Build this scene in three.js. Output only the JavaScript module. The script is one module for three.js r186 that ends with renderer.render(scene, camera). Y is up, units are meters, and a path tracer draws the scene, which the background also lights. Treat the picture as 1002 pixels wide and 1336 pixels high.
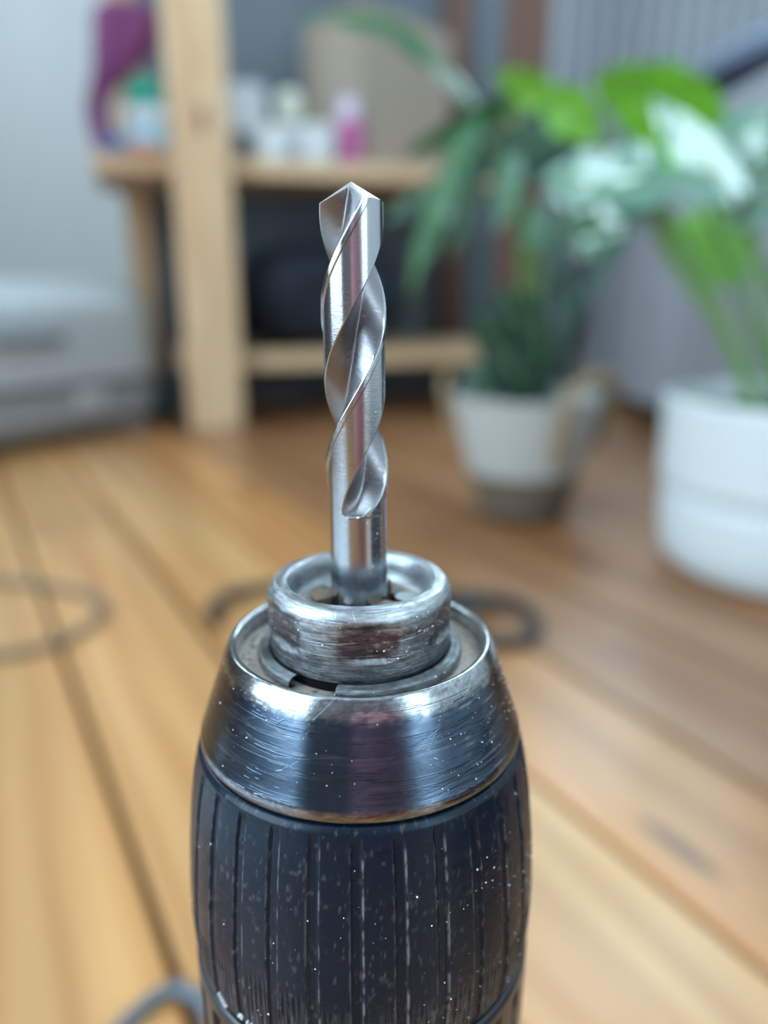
import * as THREE from 'three';
import { RoundedBoxGeometry } from 'three/addons/geometries/RoundedBoxGeometry.js';
import { mergeGeometries, mergeVertices } from 'three/addons/utils/BufferGeometryUtils.js';
import { RectAreaLightUniformsLib } from 'three/addons/lights/RectAreaLightUniformsLib.js';

RectAreaLightUniformsLib.init();
const scene = new THREE.Scene();

// ---------- camera, sky, window light, exposure ----------
const camera = new THREE.PerspectiveCamera(67.3, 1002 / 1336, 0.01, 30);
camera.position.set(0, 0.30, 0);
camera.rotation.set(-16.5 * Math.PI / 180, 0, 0);
camera.focus = 0.0815;
camera.userData.fStop = 8;
const SKY = new THREE.Color(0.78, 0.93, 1.08);
scene.background = SKY.clone().multiplyScalar(1.6);
const EXPOSURE = 0.88;
const DAY = new THREE.Color(0.69, 0.92, 1.06);
function daylight(w, h, pos, target, power) {
  const l = new THREE.RectAreaLight(DAY, power, w, h);
  l.position.set(...pos); l.lookAt(...target); l.name = 'window_daylight'; scene.add(l);
}
daylight(1.7, 2.3, [-1.475, 1.42, 0.85], [0, 1.42, 0.85], 9.0);      // tall window in the left wall
daylight(0.9, 1.7, [-1.475, 1.75, -1.2], [0, 1.2, -1.35], 6.0);       // added unseen window in the left wall, brightens the back left
daylight(0.75, 2.3, [1.325, 1.42, 1.2], [0, 1.42, 1.2], 5.5);        // tall window in the right wall, behind the camera
daylight(0.92, 1.48, [0.82, 1.96, -2.405], [0.82, 1.96, 0], 10.5);   // window in the back wall, over the radiator

// ---------- helpers ----------
let seed = 7;
const rnd = () => { seed = (seed + 0x6d2b79f5) | 0; let t = Math.imul(seed ^ (seed >>> 15), 1 | seed); t = (t + Math.imul(t ^ (t >>> 7), 61 | t)) ^ t; return ((t ^ (t >>> 14)) >>> 0) / 4294967296; };
const rr = (a, b) => a + (b - a) * rnd();
const clamp = (x, a, b) => Math.min(b, Math.max(a, x));
const mix = (a, b, t) => a + (b - a) * t;
const sstep = (a, b, x) => { const t = clamp((x - a) / (b - a), 0, 1); return t * t * (3 - 2 * t); };
const hash = (x, y, z = 0) => { let n = Math.imul(x | 0, 374761393) + Math.imul(y | 0, 668265263) + Math.imul(z | 0, 2147483647 ^ 1274126177); n = Math.imul(n ^ (n >>> 13), 1274126177); return ((n ^ (n >>> 16)) >>> 0) / 4294967296; };
function vnoise(x, y, s = 0, px = 0) {
  let ix = Math.floor(x), iy = Math.floor(y); const fx = x - ix, fy = y - iy, u = fx * fx * (3 - 2 * fx), v = fy * fy * (3 - 2 * fy);
  const w = (i) => (px ? ((i % px) + px) % px : i);
  return mix(mix(hash(w(ix), iy, s), hash(w(ix + 1), iy, s), u), mix(hash(w(ix), iy + 1, s), hash(w(ix + 1), iy + 1, s), u), v);
}
const fbm = (x, y, s = 0, o = 4) => { let a = 0.5, r = 0, n = 0; for (let i = 0; i < o; i++) { r += a * vnoise(x, y, s + i); n += a; a *= 0.5; x *= 2.03; y *= 2.03; } return r / n; };
function tex(w, h, fn, srgb = true) {
  const d = new Uint8Array(w * h * 4);
  for (let y = 0; y < h; y++) for (let x = 0; x < w; x++) { const c = fn(x / w, y / h, x, y), i = (y * w + x) * 4; for (let k = 0; k < 3; k++) d[i + k] = clamp(Math.round((c.length ? c[k] : c) * 255), 0, 255); d[i + 3] = 255; }
  const t = new THREE.DataTexture(d, w, h); t.wrapS = t.wrapT = THREE.RepeatWrapping; t.magFilter = THREE.LinearFilter; t.minFilter = THREE.LinearMipmapLinearFilter; t.generateMipmaps = true;
  if (srgb) t.colorSpace = THREE.SRGBColorSpace; t.needsUpdate = true; return t;
}
const std = (o) => new THREE.MeshPhysicalMaterial(o);
const names = {};
const numbered = (n) => { const k = names[n] = (names[n] ?? -1) + 1; return k ? n + '_' + String(k).padStart(3, '0') : n; };
function shade(m) { m.castShadow = m.receiveShadow = true; return m; }
function thing(name, label, category, pos = [0, 0, 0], turn = 0, group) {
  const o = new THREE.Group(); o.name = numbered(name); o.position.set(...pos); o.rotation.y = turn;
  o.userData = { label, category }; if (group) o.userData.group = group; scene.add(o); return o;
}
function part(name, geo, mat, parent, label) {
  const m = shade(new THREE.Mesh(geo, mat)); m.name = name; if (label) m.userData.label = label; parent.add(m); return m;
}
function single(name, geo, mat, label, category, pos = [0, 0, 0], group) {
  const m = shade(new THREE.Mesh(geo, mat)); m.name = numbered(name); m.position.set(...pos); m.userData = { label, category }; if (group) m.userData.group = group; scene.add(m); return m;
}
function struct(name, geo, mat, parent) {
  const m = geo ? shade(new THREE.Mesh(geo, mat)) : new THREE.Group(); m.name = name;
  if (parent) parent.add(m); else { m.userData.kind = 'structure'; scene.add(m); } return m;
}
const V = (x, y, z) => new THREE.Vector3(x, y, z);
const box = (w, h, d, x = 0, y = 0, z = 0, r = 0, seg = 2) => (r ? new RoundedBoxGeometry(w, h, d, seg, r) : new THREE.BoxGeometry(w, h, d)).translate(x, y, z);
const tube = (pts, r, n = 60, k = 10, closed = false) => new THREE.TubeGeometry(new THREE.CatmullRomCurve3(pts.map((p) => V(...p)), closed, 'centripetal'), n, r, k, closed);
// surface grid: fn(i, j) -> [x, y, z]; columns wrap when closed
function grid(nu, nv, fn, { closed = false, uv, color, flip = false } = {}) {
  const P = [], U = [], C = [], I = [];
  for (let j = 0; j <= nv; j++) for (let i = 0; i <= nu; i++) {
    const u = i / nu, v = j / nv, p = fn(u, v); P.push(...p); U.push(...(uv ? uv(u, v, p) : [u, v])); if (color) C.push(...color(u, v, p));
  }
  for (let j = 0; j < nv; j++) for (let i = 0; i < nu; i++) { const a = j * (nu + 1) + i, b = a + 1, c = a + nu + 1, d = c + 1; if (flip) I.push(a, c, b, b, c, d); else I.push(a, b, c, b, d, c); }
  const g = new THREE.BufferGeometry(); g.setAttribute('position', new THREE.Float32BufferAttribute(P, 3)); g.setAttribute('uv', new THREE.Float32BufferAttribute(U, 2));
  if (color) g.setAttribute('color', new THREE.Float32BufferAttribute(C, 3)); g.setIndex(I); g.computeVertexNormals();
  if (closed) { const n = g.attributes.normal; for (let j = 0; j <= nv; j++) { const a = j * (nu + 1), b = a + nu, t = V(n.getX(a) + n.getX(b), n.getY(a) + n.getY(b), n.getZ(a) + n.getZ(b)).normalize(); n.setXYZ(a, t.x, t.y, t.z); n.setXYZ(b, t.x, t.y, t.z); } }
  return g;
}
// profile of [r, y, fillet] corners -> smooth list of [r, y]
function rounded(pts, n = 5, step = 1e9) {
  const out = [];
  pts.forEach((p, i) => {
    const f = p[2] ?? 0, a = pts[i - 1], b = pts[i + 1];
    if (!f || !a || !b) { out.push([p[0], p[1]]); return; }
    const A = V(a[0] - p[0], a[1] - p[1], 0), B = V(b[0] - p[0], b[1] - p[1], 0), fa = Math.min(f, A.length() * 0.49), fb = Math.min(f, B.length() * 0.49); A.normalize(); B.normalize();
    for (let k = 0; k <= n; k++) { const t = k / n, q = (1 - t) * (1 - t), s = t * t; out.push([p[0] + A.x * fa * q + B.x * fb * s, p[1] + A.y * fa * q + B.y * fb * s]); }
  });
  const fine = [out[0]];
  for (let i = 1; i < out.length; i++) { const [r0, y0] = out[i - 1], [r1, y1] = out[i], m = Math.max(1, Math.ceil(Math.hypot(r1 - r0, y1 - y0) / step)); for (let k = 1; k <= m; k++) fine.push([mix(r0, r1, k / m), mix(y0, y1, k / m)]); }
  return fine;
}
// surface of revolution; az 0 faces +z (the camera side), growing to +x; mod(r, y, az) may change the radius
function revolve(prof, n, { mod, color, a0 = -Math.PI, a1 = Math.PI, flip = false, vscale = 1, uscale = 1 } = {}) {
  const L = [0]; for (let i = 1; i < prof.length; i++) L.push(L[i - 1] + Math.hypot(prof[i][0] - prof[i - 1][0], prof[i][1] - prof[i - 1][1]));
  const m = prof.length - 1;
  return grid(n, m, (u, v) => { const [r, y] = prof[Math.round(v * m)], a = mix(a0, a1, u), q = mod ? mod(r, y, a) : r; return [q * Math.sin(a), y, q * Math.cos(a)]; },
    { closed: a1 - a0 > 6.28, flip, uv: (u, v) => [u * uscale, L[Math.round(v * m)] / (vscale === 1 ? L[m] : vscale)], color: color && ((u, v) => { const [r, y] = prof[Math.round(v * m)]; return color(r, y, mix(a0, a1, u)); }) });
}

// ---------- procedural materials ----------
const plankTone = [[0.76, 0.565, 0.355], [0.73, 0.53, 0.325], [0.78, 0.59, 0.385], [0.69, 0.485, 0.29]];
const woodTex = (s, base, dark, ringy, knots) => tex(256, 1024, (u, v) => {
  let w = 0, kd = 0;
  for (const [ku, kv, kr] of knots) { const dx = (u - ku) * 0.5, dy = (v - kv) * 3.2, d = Math.hypot(dx, dy * 0.45) / kr; w += Math.exp(-d * d * 0.6) * 0.9; kd = Math.max(kd, 1 - sstep(0.25, 0.75, d)); }
  const g = u * ringy + 1.6 * fbm(u * 2.2, v * 3.2, s, 3) + w * 1.6, ring = Math.pow(0.5 + 0.5 * Math.sin(g * 6.283), 2.2), fib = fbm(u * 90, v * 14, s + 9, 3), big = fbm(u * 2, v * 2.4, s + 20, 3);
  const red = sstep(0.52, 0.75, fbm(u * 3 + 5, v * 3, s + 31, 3));
  let k = clamp(0.62 * ring + 0.22 * (1 - fib) + 0.55 * red - 0.14, 0, 1);
  return [0, 1, 2].map((c) => mix(mix(base[c], dark[c], k) * (0.84 + 0.3 * big), [0.27, 0.15, 0.09][c], kd * 0.9));
});
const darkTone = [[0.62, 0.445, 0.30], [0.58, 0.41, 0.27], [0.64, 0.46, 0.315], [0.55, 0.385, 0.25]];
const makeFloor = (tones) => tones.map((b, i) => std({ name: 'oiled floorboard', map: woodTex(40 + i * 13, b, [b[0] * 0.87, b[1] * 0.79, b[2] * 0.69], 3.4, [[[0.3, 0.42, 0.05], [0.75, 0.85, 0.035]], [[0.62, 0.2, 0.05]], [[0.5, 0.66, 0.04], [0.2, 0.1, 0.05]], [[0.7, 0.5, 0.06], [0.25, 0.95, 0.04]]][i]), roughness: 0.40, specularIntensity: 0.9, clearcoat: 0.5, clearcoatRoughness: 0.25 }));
const floorMats = makeFloor(plankTone), darkFloorMats = makeFloor(darkTone);   // boards towards the back right take the darker tones
const pineMap = woodTex(111, [0.86, 0.74, 0.59], [0.78, 0.62, 0.47], 3, [[0.45, 0.40, 0.05], [0.7, 0.8, 0.03]]);
const M = {
  pine: std({ name: 'pale pine', map: pineMap, roughness: 0.55 }),
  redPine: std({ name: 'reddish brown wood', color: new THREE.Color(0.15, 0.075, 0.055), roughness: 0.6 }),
  wall: std({ name: 'painted plaster', color: new THREE.Color(0.76, 0.79, 0.79), roughness: 0.9, bumpMap: tex(256, 256, (u, v) => fbm(u * 60, v * 60, 3, 3), false), bumpScale: 0.0008 }),
  mauve: std({ name: 'mauve wall paint', color: new THREE.Color(0.15, 0.115, 0.125), roughness: 0.9 }),
  ceiling: std({ name: 'white ceiling paint', color: new THREE.Color(0.6, 0.61, 0.61), roughness: 0.95 }),
  white: std({ name: 'white lacquer', color: new THREE.Color(0.74, 0.75, 0.74), roughness: 0.45 }),
  sub: std({ name: 'dark subfloor', color: new THREE.Color(0.09, 0.055, 0.035), roughness: 0.95 }),
  glass: std({ name: 'window glass', color: 0xffffff, transmission: 1, thickness: 0, roughness: 0, ior: 1.5 }),
};

// ---------- the room ----------
const X0 = -1.5, X1 = 1.35, Z0 = -2.42, Z1 = 2.2, TOP = 2.9, TH = 0.2;
const floor = struct('floor');
part('subfloor', box(X1 - X0 + 2 * TH, 0.05, Z1 - Z0 + 2 * TH, (X0 + X1) / 2, -0.048, (Z0 + Z1) / 2), M.sub, floor);
{
  const yaw = Math.atan2(0.49, 0.87), d = V(-Math.sin(yaw), 0, -Math.cos(yaw)), n = V(Math.cos(yaw), 0, -Math.sin(yaw)), W = 0.1175;
  for (let k = -21; k <= 20; k++) {
    const off = 0.053 + (k + 0.5) * W;
    let t0 = -9, t1 = 9;                                       // clip the board's middle line to the room
    for (const [o, dd, lo, hi] of [[n.x * off, d.x, X0 - 0.05, X1 + 0.05], [n.z * off, d.z, Z0 - 0.05, Z1 + 0.05]]) { const a = (lo - o) / dd, b = (hi - o) / dd; t0 = Math.max(t0, Math.min(a, b)); t1 = Math.min(t1, Math.max(a, b)); }
    if (t1 - t0 < 0.1) continue;
    const len = t1 - t0, g = new RoundedBoxGeometry(W - 0.0056, 0.024, len, 1, 0.0018), p = g.attributes.position, uv = g.attributes.uv, o = rnd();
    for (let i = 0; i < p.count; i++) uv.setXY(i, p.getX(i) / W + 0.5, (p.getZ(i) + t0) / 1.9 + o);
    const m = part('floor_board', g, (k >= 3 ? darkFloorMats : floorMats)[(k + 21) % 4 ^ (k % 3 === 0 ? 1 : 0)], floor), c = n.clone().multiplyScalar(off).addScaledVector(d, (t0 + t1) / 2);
    m.position.set(c.x, -0.012, c.z); m.rotation.y = yaw;
  }
}
function wallGeo(len, holes) {          // in its own plane: x along, y up, thickness outwards (-z)
  const s = new THREE.Shape([[0, -0.05], [len, -0.05], [len, TOP + 0.05], [0, TOP + 0.05]].map((p) => new THREE.Vector2(...p)));
  for (const [a, b, c, e] of holes) s.holes.push(new THREE.Path([[a, c], [a, e], [b, e], [b, c]].map((p) => new THREE.Vector2(...p))));
  return new THREE.ExtrudeGeometry(s, { depth: TH, bevelEnabled: false });
}
{ const w = struct('wall_back', wallGeo(X1 - X0 + 2 * TH, [[2.045, 2.995, 1.2, 2.72]]), M.wall); w.position.set(X0 - TH, 0, Z0 - TH); }
{ const w = struct('wall_front', wallGeo(X1 - X0 + 2 * TH, []), M.mauve); w.position.set(X0 - TH, 0, Z1); }
{ const w = struct('wall_left', wallGeo(Z1 - Z0, [[0.5, 2.2, 0.27, 2.57], [2.95, 3.85, 0.9, 2.6]]), M.mauve); w.rotation.y = Math.PI / 2; w.position.set(X0 - TH, 0, Z1); }
{ const w = struct('wall_right', wallGeo(Z1 - Z0, [[Z1 - 1.575, Z1 - 0.825, 0.27, 2.57]]), M.wall); w.rotation.y = Math.PI / 2; w.position.set(X1, 0, Z1); }
struct('ceiling', box(X1 - X0 + 2 * TH, 0.2, Z1 - Z0 + 2 * TH, (X0 + X1) / 2, TOP + 0.1, (Z0 + Z1) / 2), M.ceiling);
function windowUnit(n, x, z0, z1, y0, y1) {
  const w = struct('window_' + n), cz = (z0 + z1) / 2, L = z1 - z0, Hh = y1 - y0, cy = (y0 + y1) / 2, f = 0.06;
  part('window_frame', mergeGeometries([box(0.07, f, L, x, y0 + f / 2, cz, 0.006), box(0.07, f, L, x, y1 - f / 2, cz, 0.006), box(0.07, Hh, f, x, cy, z0 + f / 2, 0.006), box(0.07, Hh, f, x, cy, z1 - f / 2, 0.006), box(0.06, Hh - 0.02, 0.08, x, cy, cz, 0.006)]), M.white, w);
  for (const s of [-1, 1]) part('pane', box(0.004, Hh - 2 * f, L / 2 - f - 0.04, x, cy, cz + s * (L / 4 - f / 2 + 0.02)), M.glass, w);
  return w;
}
windowUnit(1, X0 - 0.1, 0, 1.7, 0.27, 2.57);
windowUnit(4, X0 - 0.1, -1.65, -0.75, 0.9, 2.6);  // added unseen window, extra light for the back left
windowUnit(2, X1 + 0.1, 0.825, 1.575, 0.27, 2.57);
windowUnit(3, -Z0 + 0.1, 0.345, 1.295, 1.2, 2.72).rotation.y = Math.PI / 2;
struct('baseboard_back', box(X1 - X0, 0.09, 0.018, (X0 + X1) / 2, 0.045, Z0 + 0.009, 0.004), M.white);

// ---------- the drill: chuck, body ----------
const D = 0.0865, DX = -0.00295, DZ = -D, HY = 0.30;         // D: distance to the axis; profiles below are in units of D from camera height
const drill = thing('power_drill', 'worn black power drill standing upright with its scratched steel chuck pointing up', 'drill', [DX, 0, DZ]);
const prof = (pts, n, step = 0.03) => rounded(pts, n, step).map(([r, h]) => [r * D, HY + h * D]);
const scratchTex = (s, lines, blot) => {
  const c = document.createElement('canvas'); c.width = 2048; c.height = 512; const g = c.getContext('2d');
  g.fillStyle = 'rgb(188,188,188)'; g.fillRect(0, 0, 2048, 512);
  for (let i = 0; i < blot; i++) { const x = rnd() * 2048, y = rnd() * 512, q = rnd(); g.fillStyle = q < 0.5 ? `rgba(70,60,58,${rr(0.04, 0.16)})` : `rgba(240,240,245,${rr(0.03, 0.13)})`; g.beginPath(); g.ellipse(x, y, rr(4, 60), rr(2, 14), rr(-0.2, 0.2), 0, 7); g.fill(); }
  for (let i = 0; i < lines; i++) { const x = rnd() * 2048, y = rnd() * 512, l = Math.pow(rnd(), 3) * 260 + 6, a = rr(-0.06, 0.06) + (rnd() < 0.16 ? rr(-1.2, 1.2) : 0), q = rnd(); g.strokeStyle = q < 0.55 ? `rgba(35,32,34,${rr(0.1, 0.55)})` : `rgba(250,252,255,${rr(0.1, 0.6)})`; g.lineWidth = rr(0.5, 1.8); g.beginPath(); g.moveTo(x, y); g.quadraticCurveTo(x + l * 0.5 * Math.cos(a), y + l * 0.5 * Math.sin(a) + rr(-3, 3), x + l * Math.cos(a), y + l * Math.sin(a)); g.stroke(); }
  const t = new THREE.CanvasTexture(c); t.wrapS = t.wrapT = THREE.RepeatWrapping; t.magFilter = THREE.LinearFilter; return t;
};
const scA = scratchTex(1, 3600, 1500), scB = scratchTex(2, 1300, 320);
const nutMat = std({ name: 'worn steel', vertexColors: true, metalness: 1, map: scA, roughness: 0.62, roughnessMap: scA, bumpMap: scA, bumpScale: 0.00012 });
const coneMat = std({ name: 'blackened steel', vertexColors: true, metalness: 1, map: scB, roughness: 0.27, roughnessMap: scB, bumpMap: scB, bumpScale: 0.00006 });

// nose nut with six wrench flats and a bore
const flat = (r, a, h, R) => { let k = ((a - 0.13) / (Math.PI / 3)); k = (k - Math.round(k)) * Math.PI / 3; const depth = R * 0.95 / Math.cos(k); return { q: depth, in: depth < R && h < -0.402 && h > -0.452 }; };
const steel = (k) => [0.50 * k, 0.54 * k, 0.57 * k];
{
  const P = prof([[0.124, -0.488, 0.002], [0.1265, -0.482, 0.003], [0.128, -0.404, 0.010], [0.119, -0.390, 0.005], [0.1015, -0.389, 0.005], [0.0965, -0.400, 0.004], [0.0945, -0.422, 0.008], [0.085, -0.431, 0.004], [0.066, -0.434, 0.004], [0.060, -0.46, 0.003], [0.060, -0.62]], 4, 0.0025);
  const g = revolve(P, 360, {
    mod: (r, y, a) => { const h = (y - HY) / D, R = 0.128; if (r / D < 0.119) return r; const f = flat(r, a, h, R), w = sstep(-0.462, -0.452, h) * (1 - sstep(-0.415, -0.403, h)), q = Math.min(r / D, mix(R, f.q, w)); return q * D; },
    color: (r, y, a) => {
      const h = (y - HY) / D, rd = r / D, n = fbm(a * 9, h * 160, 5, 4), n2 = fbm(a * 30, h * 300, 15, 3);
      if (rd < 0.1 && h < -0.395) { const k = 0.55 + 0.5 * n; return h < -0.428 ? [0.42 * k, 0.37 * k, 0.33 * k] : steel(1.1 * k + 0.15); }
      if (h > -0.401) return steel(0.35 + 1.5 * fbm(a * 7, h * 1200 + rd * 400, 27, 4));
      let k2 = ((a - 0.13) / (Math.PI / 3)); k2 = Math.abs(k2 - Math.round(k2)) * Math.PI / 3;
      const edge = 0.31, patch = (1 - sstep(edge - 0.02, edge + 0.05, k2 + 0.22 * (n - 0.5) + 22 * Math.max(0, h + 0.426))) * sstep(-0.458, -0.449, h + 0.02 * (n2 - 0.5)) * (1 - sstep(-0.418, -0.408, h + 0.02 * (n - 0.5) + 0.06 * k2 * k2));
      const st = fbm(a * 5, h * 1400, 25, 4), base = 0.16 + 1.7 * Math.pow(clamp(0.5 * n + 0.3 * n2 + 0.5 * st - 0.1, 0, 1), 1.7), tan = sstep(0.62, 0.74, n) * patch;
      return [mix(0.43 * base, 0.17 * (0.2 + st + n2 * 0.5), patch) + 0.25 * tan, mix(0.465 * base, 0.145 * (0.2 + st + n2 * 0.5), patch) + 0.22 * tan, mix(0.50 * base, 0.16 * (0.2 + st + n2 * 0.5), patch) + 0.19 * tan];
    },
  });
  part('nose_nut', g, nutMat, drill, 'scuffed steel nut with wrench flats around the drill bit');
  // the three jaws that clamp the shank
  const jaw = () => { const s = new THREE.Shape(); s.moveTo(-0.012, 0.0395); s.lineTo(0.012, 0.0395); s.lineTo(0.022, 0.060); s.quadraticCurveTo(0, 0.074, -0.022, 0.060); s.closePath(); const e = new THREE.ExtrudeGeometry(s, { depth: 0.16, bevelEnabled: true, bevelSize: 0.0012, bevelThickness: 0.0015, bevelSegments: 2 }); e.rotateX(Math.PI / 2); e.scale(D, D, D); return e; };
  const jm = std({ name: 'dark jaw steel', color: new THREE.Color(0.22, 0.17, 0.13), metalness: 0.8, roughness: 0.5 }), jg = jaw();
  [[-1.5, -0.414], [0.72, -0.417], [2.75, -0.414]].forEach(([a, h]) => { const m = part('jaw', jg, jm, drill); m.position.set(0, HY + h * D, 0); m.rotation.y = a; });
  const pin = new THREE.CylinderGeometry(0.0165 * D, 0.0165 * D, 0.012 * D, 32, 1), pm = std({ name: 'bright pin steel', color: new THREE.Color(0.62, 0.66, 0.68), metalness: 1, roughness: 0.45, map: scA });
  for (const a of [1.62, -2.5, -0.5]) { const m = part('pin', pin, pm, drill); m.position.set(0.0665 * D * Math.sin(a), HY - 0.4265 * D, 0.0665 * D * Math.cos(a)); }
}
// snap ring with its gap at the front left, and the shaft below the nut
{
  const P = prof([[0.125, -0.491], [0.129, -0.4855, 0.002], [0.1415, -0.4875, 0.003], [0.1445, -0.4915, 0.002], [0.1450, -0.499, 0.003], [0.13, -0.502]], 5);
  const cm = (r, y, a) => { const n = fbm(a * 14, y * 4000, 44, 3); return steel(0.2 + 1.5 * n * fbm(a * 4, y * 9000, 46, 3)); };
  part('snap_ring', revolve(P, 200, { a0: -0.19, a1: 2 * Math.PI - 0.66, color: cm }), nutMat, drill, 'split steel ring with a gap at the front');
  part('neck', revolve(prof([[0.127, -0.478], [0.1215, -0.484], [0.1215, -0.504]], 2), 120, { color: () => [0.02, 0.02, 0.025] }), nutMat, drill);
}
// dusty washer in the shoulder's recess
{
  const washer = std({ name: 'dusty steel washer', vertexColors: true, metalness: 0.35, roughness: 0.6, bumpMap: scA, bumpScale: 0.00004 });
  part('washer', revolve(prof([[0.118, -0.503], [0.150, -0.502, 0.004], [0.176, -0.501]], 4, 0.004), 220, {
    color: (r, y, a) => { const n = fbm(a * 12, r / D * 260, 71, 4), d = sstep(0.3, 0.6, n), dark = sstep(0.66, 0.72, fbm(a * 40, r / D * 300, 74, 3)) * (a < 0 ? 1 : 0.3); return [mix(0.40, 0.50, d) * (1 - 0.8 * dark), mix(0.38, 0.41, d) * (1 - 0.8 * dark), mix(0.37, 0.335, d) * (1 - 0.8 * dark)]; },
  }), washer, drill, 'grey washer under dried tan dust');
}
// tapered shoulder of blackened steel, bright where its rims are worn
{
  const P = prof([[0.168, -0.507], [0.1725, -0.500, 0.002], [0.1735, -0.477, 0.003], [0.1815, -0.4735, 0.005], [0.1895, -0.487, 0.010], [0.2245, -0.590, 0.012], [0.2295, -0.603, 0.004], [0.2305, -0.611, 0.003], [0.2285, -0.6175, 0.003], [0.222, -0.621]], 6, 0.003);
  part('shoulder', revolve(P, 360, {
    color: (r, y, a) => {
      const h = (y - HY) / D, n = fbm(a * 22, h * 220, 91, 4), n2 = fbm(a * 60, h * 500, 95, 3), top = sstep(-0.506, -0.492, h + 0.012 * (n - 0.5)), low = sstep(0.598, 0.606, -h + 0.008 * (n2 - 0.5)) * (1 - sstep(0.6145, 0.6165, -h));
      const scr = sstep(0.63, 0.7, fbm(a * 3 + h * 60, h * 900, 97, 3)) * (a > 0.7 ? 0.5 : 0.12), w = clamp(top + low * 0.5 + scr, 0, 1), worn = 0.12 + 0.75 * Math.pow(n2 * 0.6 + n * 0.5, 1.3), k = 0.10 + 0.05 * n;
      const rust = low * sstep(0.4, 0.6, n);
      return [mix(k * 0.75, worn * 0.93, w) + 0.03 * rust, mix(k * 1.05, worn, w) - 0.01 * rust, mix(k * 1.5, worn * 1.06, w) - 0.02 * rust];
    },
  }), coneMat, drill, 'shiny blackened steel cone with scratches and worn rims');
}
// ribbed grip sleeve: 29 broad ribs with fine flutes at their lower ends
const RIBS = 29, gripMat = std({ name: 'black grip plastic', vertexColors: true, roughness: 0.42, specularIntensity: 0.5, specularColor: new THREE.Color(0.8, 0.92, 1), bumpMap: scB, bumpScale: 0.00005, roughnessMap: scB });
const ribAt = (a) => { const k = (a / (2 * Math.PI)) * RIBS + 0.12; return k - Math.floor(k); };
{
  const P = prof([[0.215, -0.620], [0.229, -0.6205, 0.003], [0.2345, -0.627, 0.003], [0.2425, -0.662, 0.02], [0.2505, -0.718, 0.04], [0.258, -0.80, 0.05], [0.2615, -0.88, 0.05], [0.2585, -0.940, 0.02], [0.254, -0.956, 0.004], [0.240, -0.957]], 5, 0.006);
  const groove = (t) => sstep(0, 0.05, t) * (1 - sstep(0.23, 0.28, t));
  const mod = (r, y, a) => {
    const h = (y - HY) / D, t = ribAt(a), on = sstep(0.629, 0.642, -h) * (1 - sstep(0.946, 0.955, -h)); let q = r / D - 0.0036 * groove(t) * on;
    if (t > 0.3 && t < 0.98) { const lo = sstep(0.85, 0.875, -h + 0.02 * (hash(Math.floor(((a / 6.2832) * RIBS + 0.12)), 5) - 0.5)) * on; q -= 0.0014 * lo * Math.pow(0.5 + 0.5 * Math.cos(((t - 0.3) / 0.68) * 5 * 6.283), 0.7); }
    return (q + 0.0005 * (fbm(a * 30, h * 60, 7, 3) - 0.5)) * D;
  };
  part('grip_sleeve', revolve(P, 1160, { mod, color: (r, y, a) => {
    const h = (y - HY) / D, t = ribAt(a), n = fbm(a * 40, h * 90, 33, 4), n2 = fbm(a * 160, h * 40, 35, 2), edge = Math.max(Math.exp(-Math.pow((t - 0.285) / 0.02, 2)), 0.5 * Math.exp(-Math.pow((t - 0.985) / 0.016, 2)));
    const rib = Math.floor((a / 6.2832) * RIBS + 0.12), on = sstep(0.64, 0.66, -h), dust = edge * on * sstep(0.42, 0.66, n + 0.12 * (hash(rib, 3) - 0.4)) * (0.35 + 0.65 * hash(rib, 8)), flute = sstep(0.865, 0.9, -h) * (t > 0.3 ? 1 : 0) * sstep(0.5, 0.7, n2) * 0.35;
    const scuff = sstep(0.66, 0.78, fbm(a * 50, h * 160, 51, 4)) * 0.25, k = clamp(dust * 0.8 + flute * 0.6 + scuff * 0.6, 0, 1);
    return [mix(0.004, 0.24, k), mix(0.0085, 0.23, k), mix(0.018, 0.23, k)];
  } }), gripMat, drill, 'black ribbed grip with pale dust in the grooves');
}
{ // worn white print at the sleeve's lower edge, too worn to read
  const marks = [[-0.83, -0.935, 1, 3], [-0.815, -0.938, 1, 3], [-0.80, -0.940, 1, 3], [-0.785, -0.942, 1, 2.5], [-0.775, -0.9435, 2.2, 0.9], [-0.66, -0.9375, 1.2, 2.4], [-0.64, -0.9375, 1.2, 2.4], [-0.65, -0.935, 2.4, 0.9], [-0.60, -0.9385, 1, 2.6], [-0.575, -0.9385, 1, 2.6], [-0.5875, -0.942, 2.6, 0.9], [-0.53, -0.939, 1, 2.6], [-0.51, -0.936, 2.2, 0.9], [-0.50, -0.939, 1, 2.6], [-0.46, -0.939, 1, 2.4], [-0.44, -0.939, 1, 2.4]];
  const g = mergeGeometries(marks.map(([a, h, w, hh]) => box(w * 0.00018, hh * 0.00014, 0.0003, 0, 0, 0.2600 * D).rotateY(a).translate(0, HY + h * D, 0)));
  part('print', g, std({ name: 'worn white print', color: new THREE.Color(0.62, 0.64, 0.66), roughness: 0.7 }), drill, 'worn white lettering');
}
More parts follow.
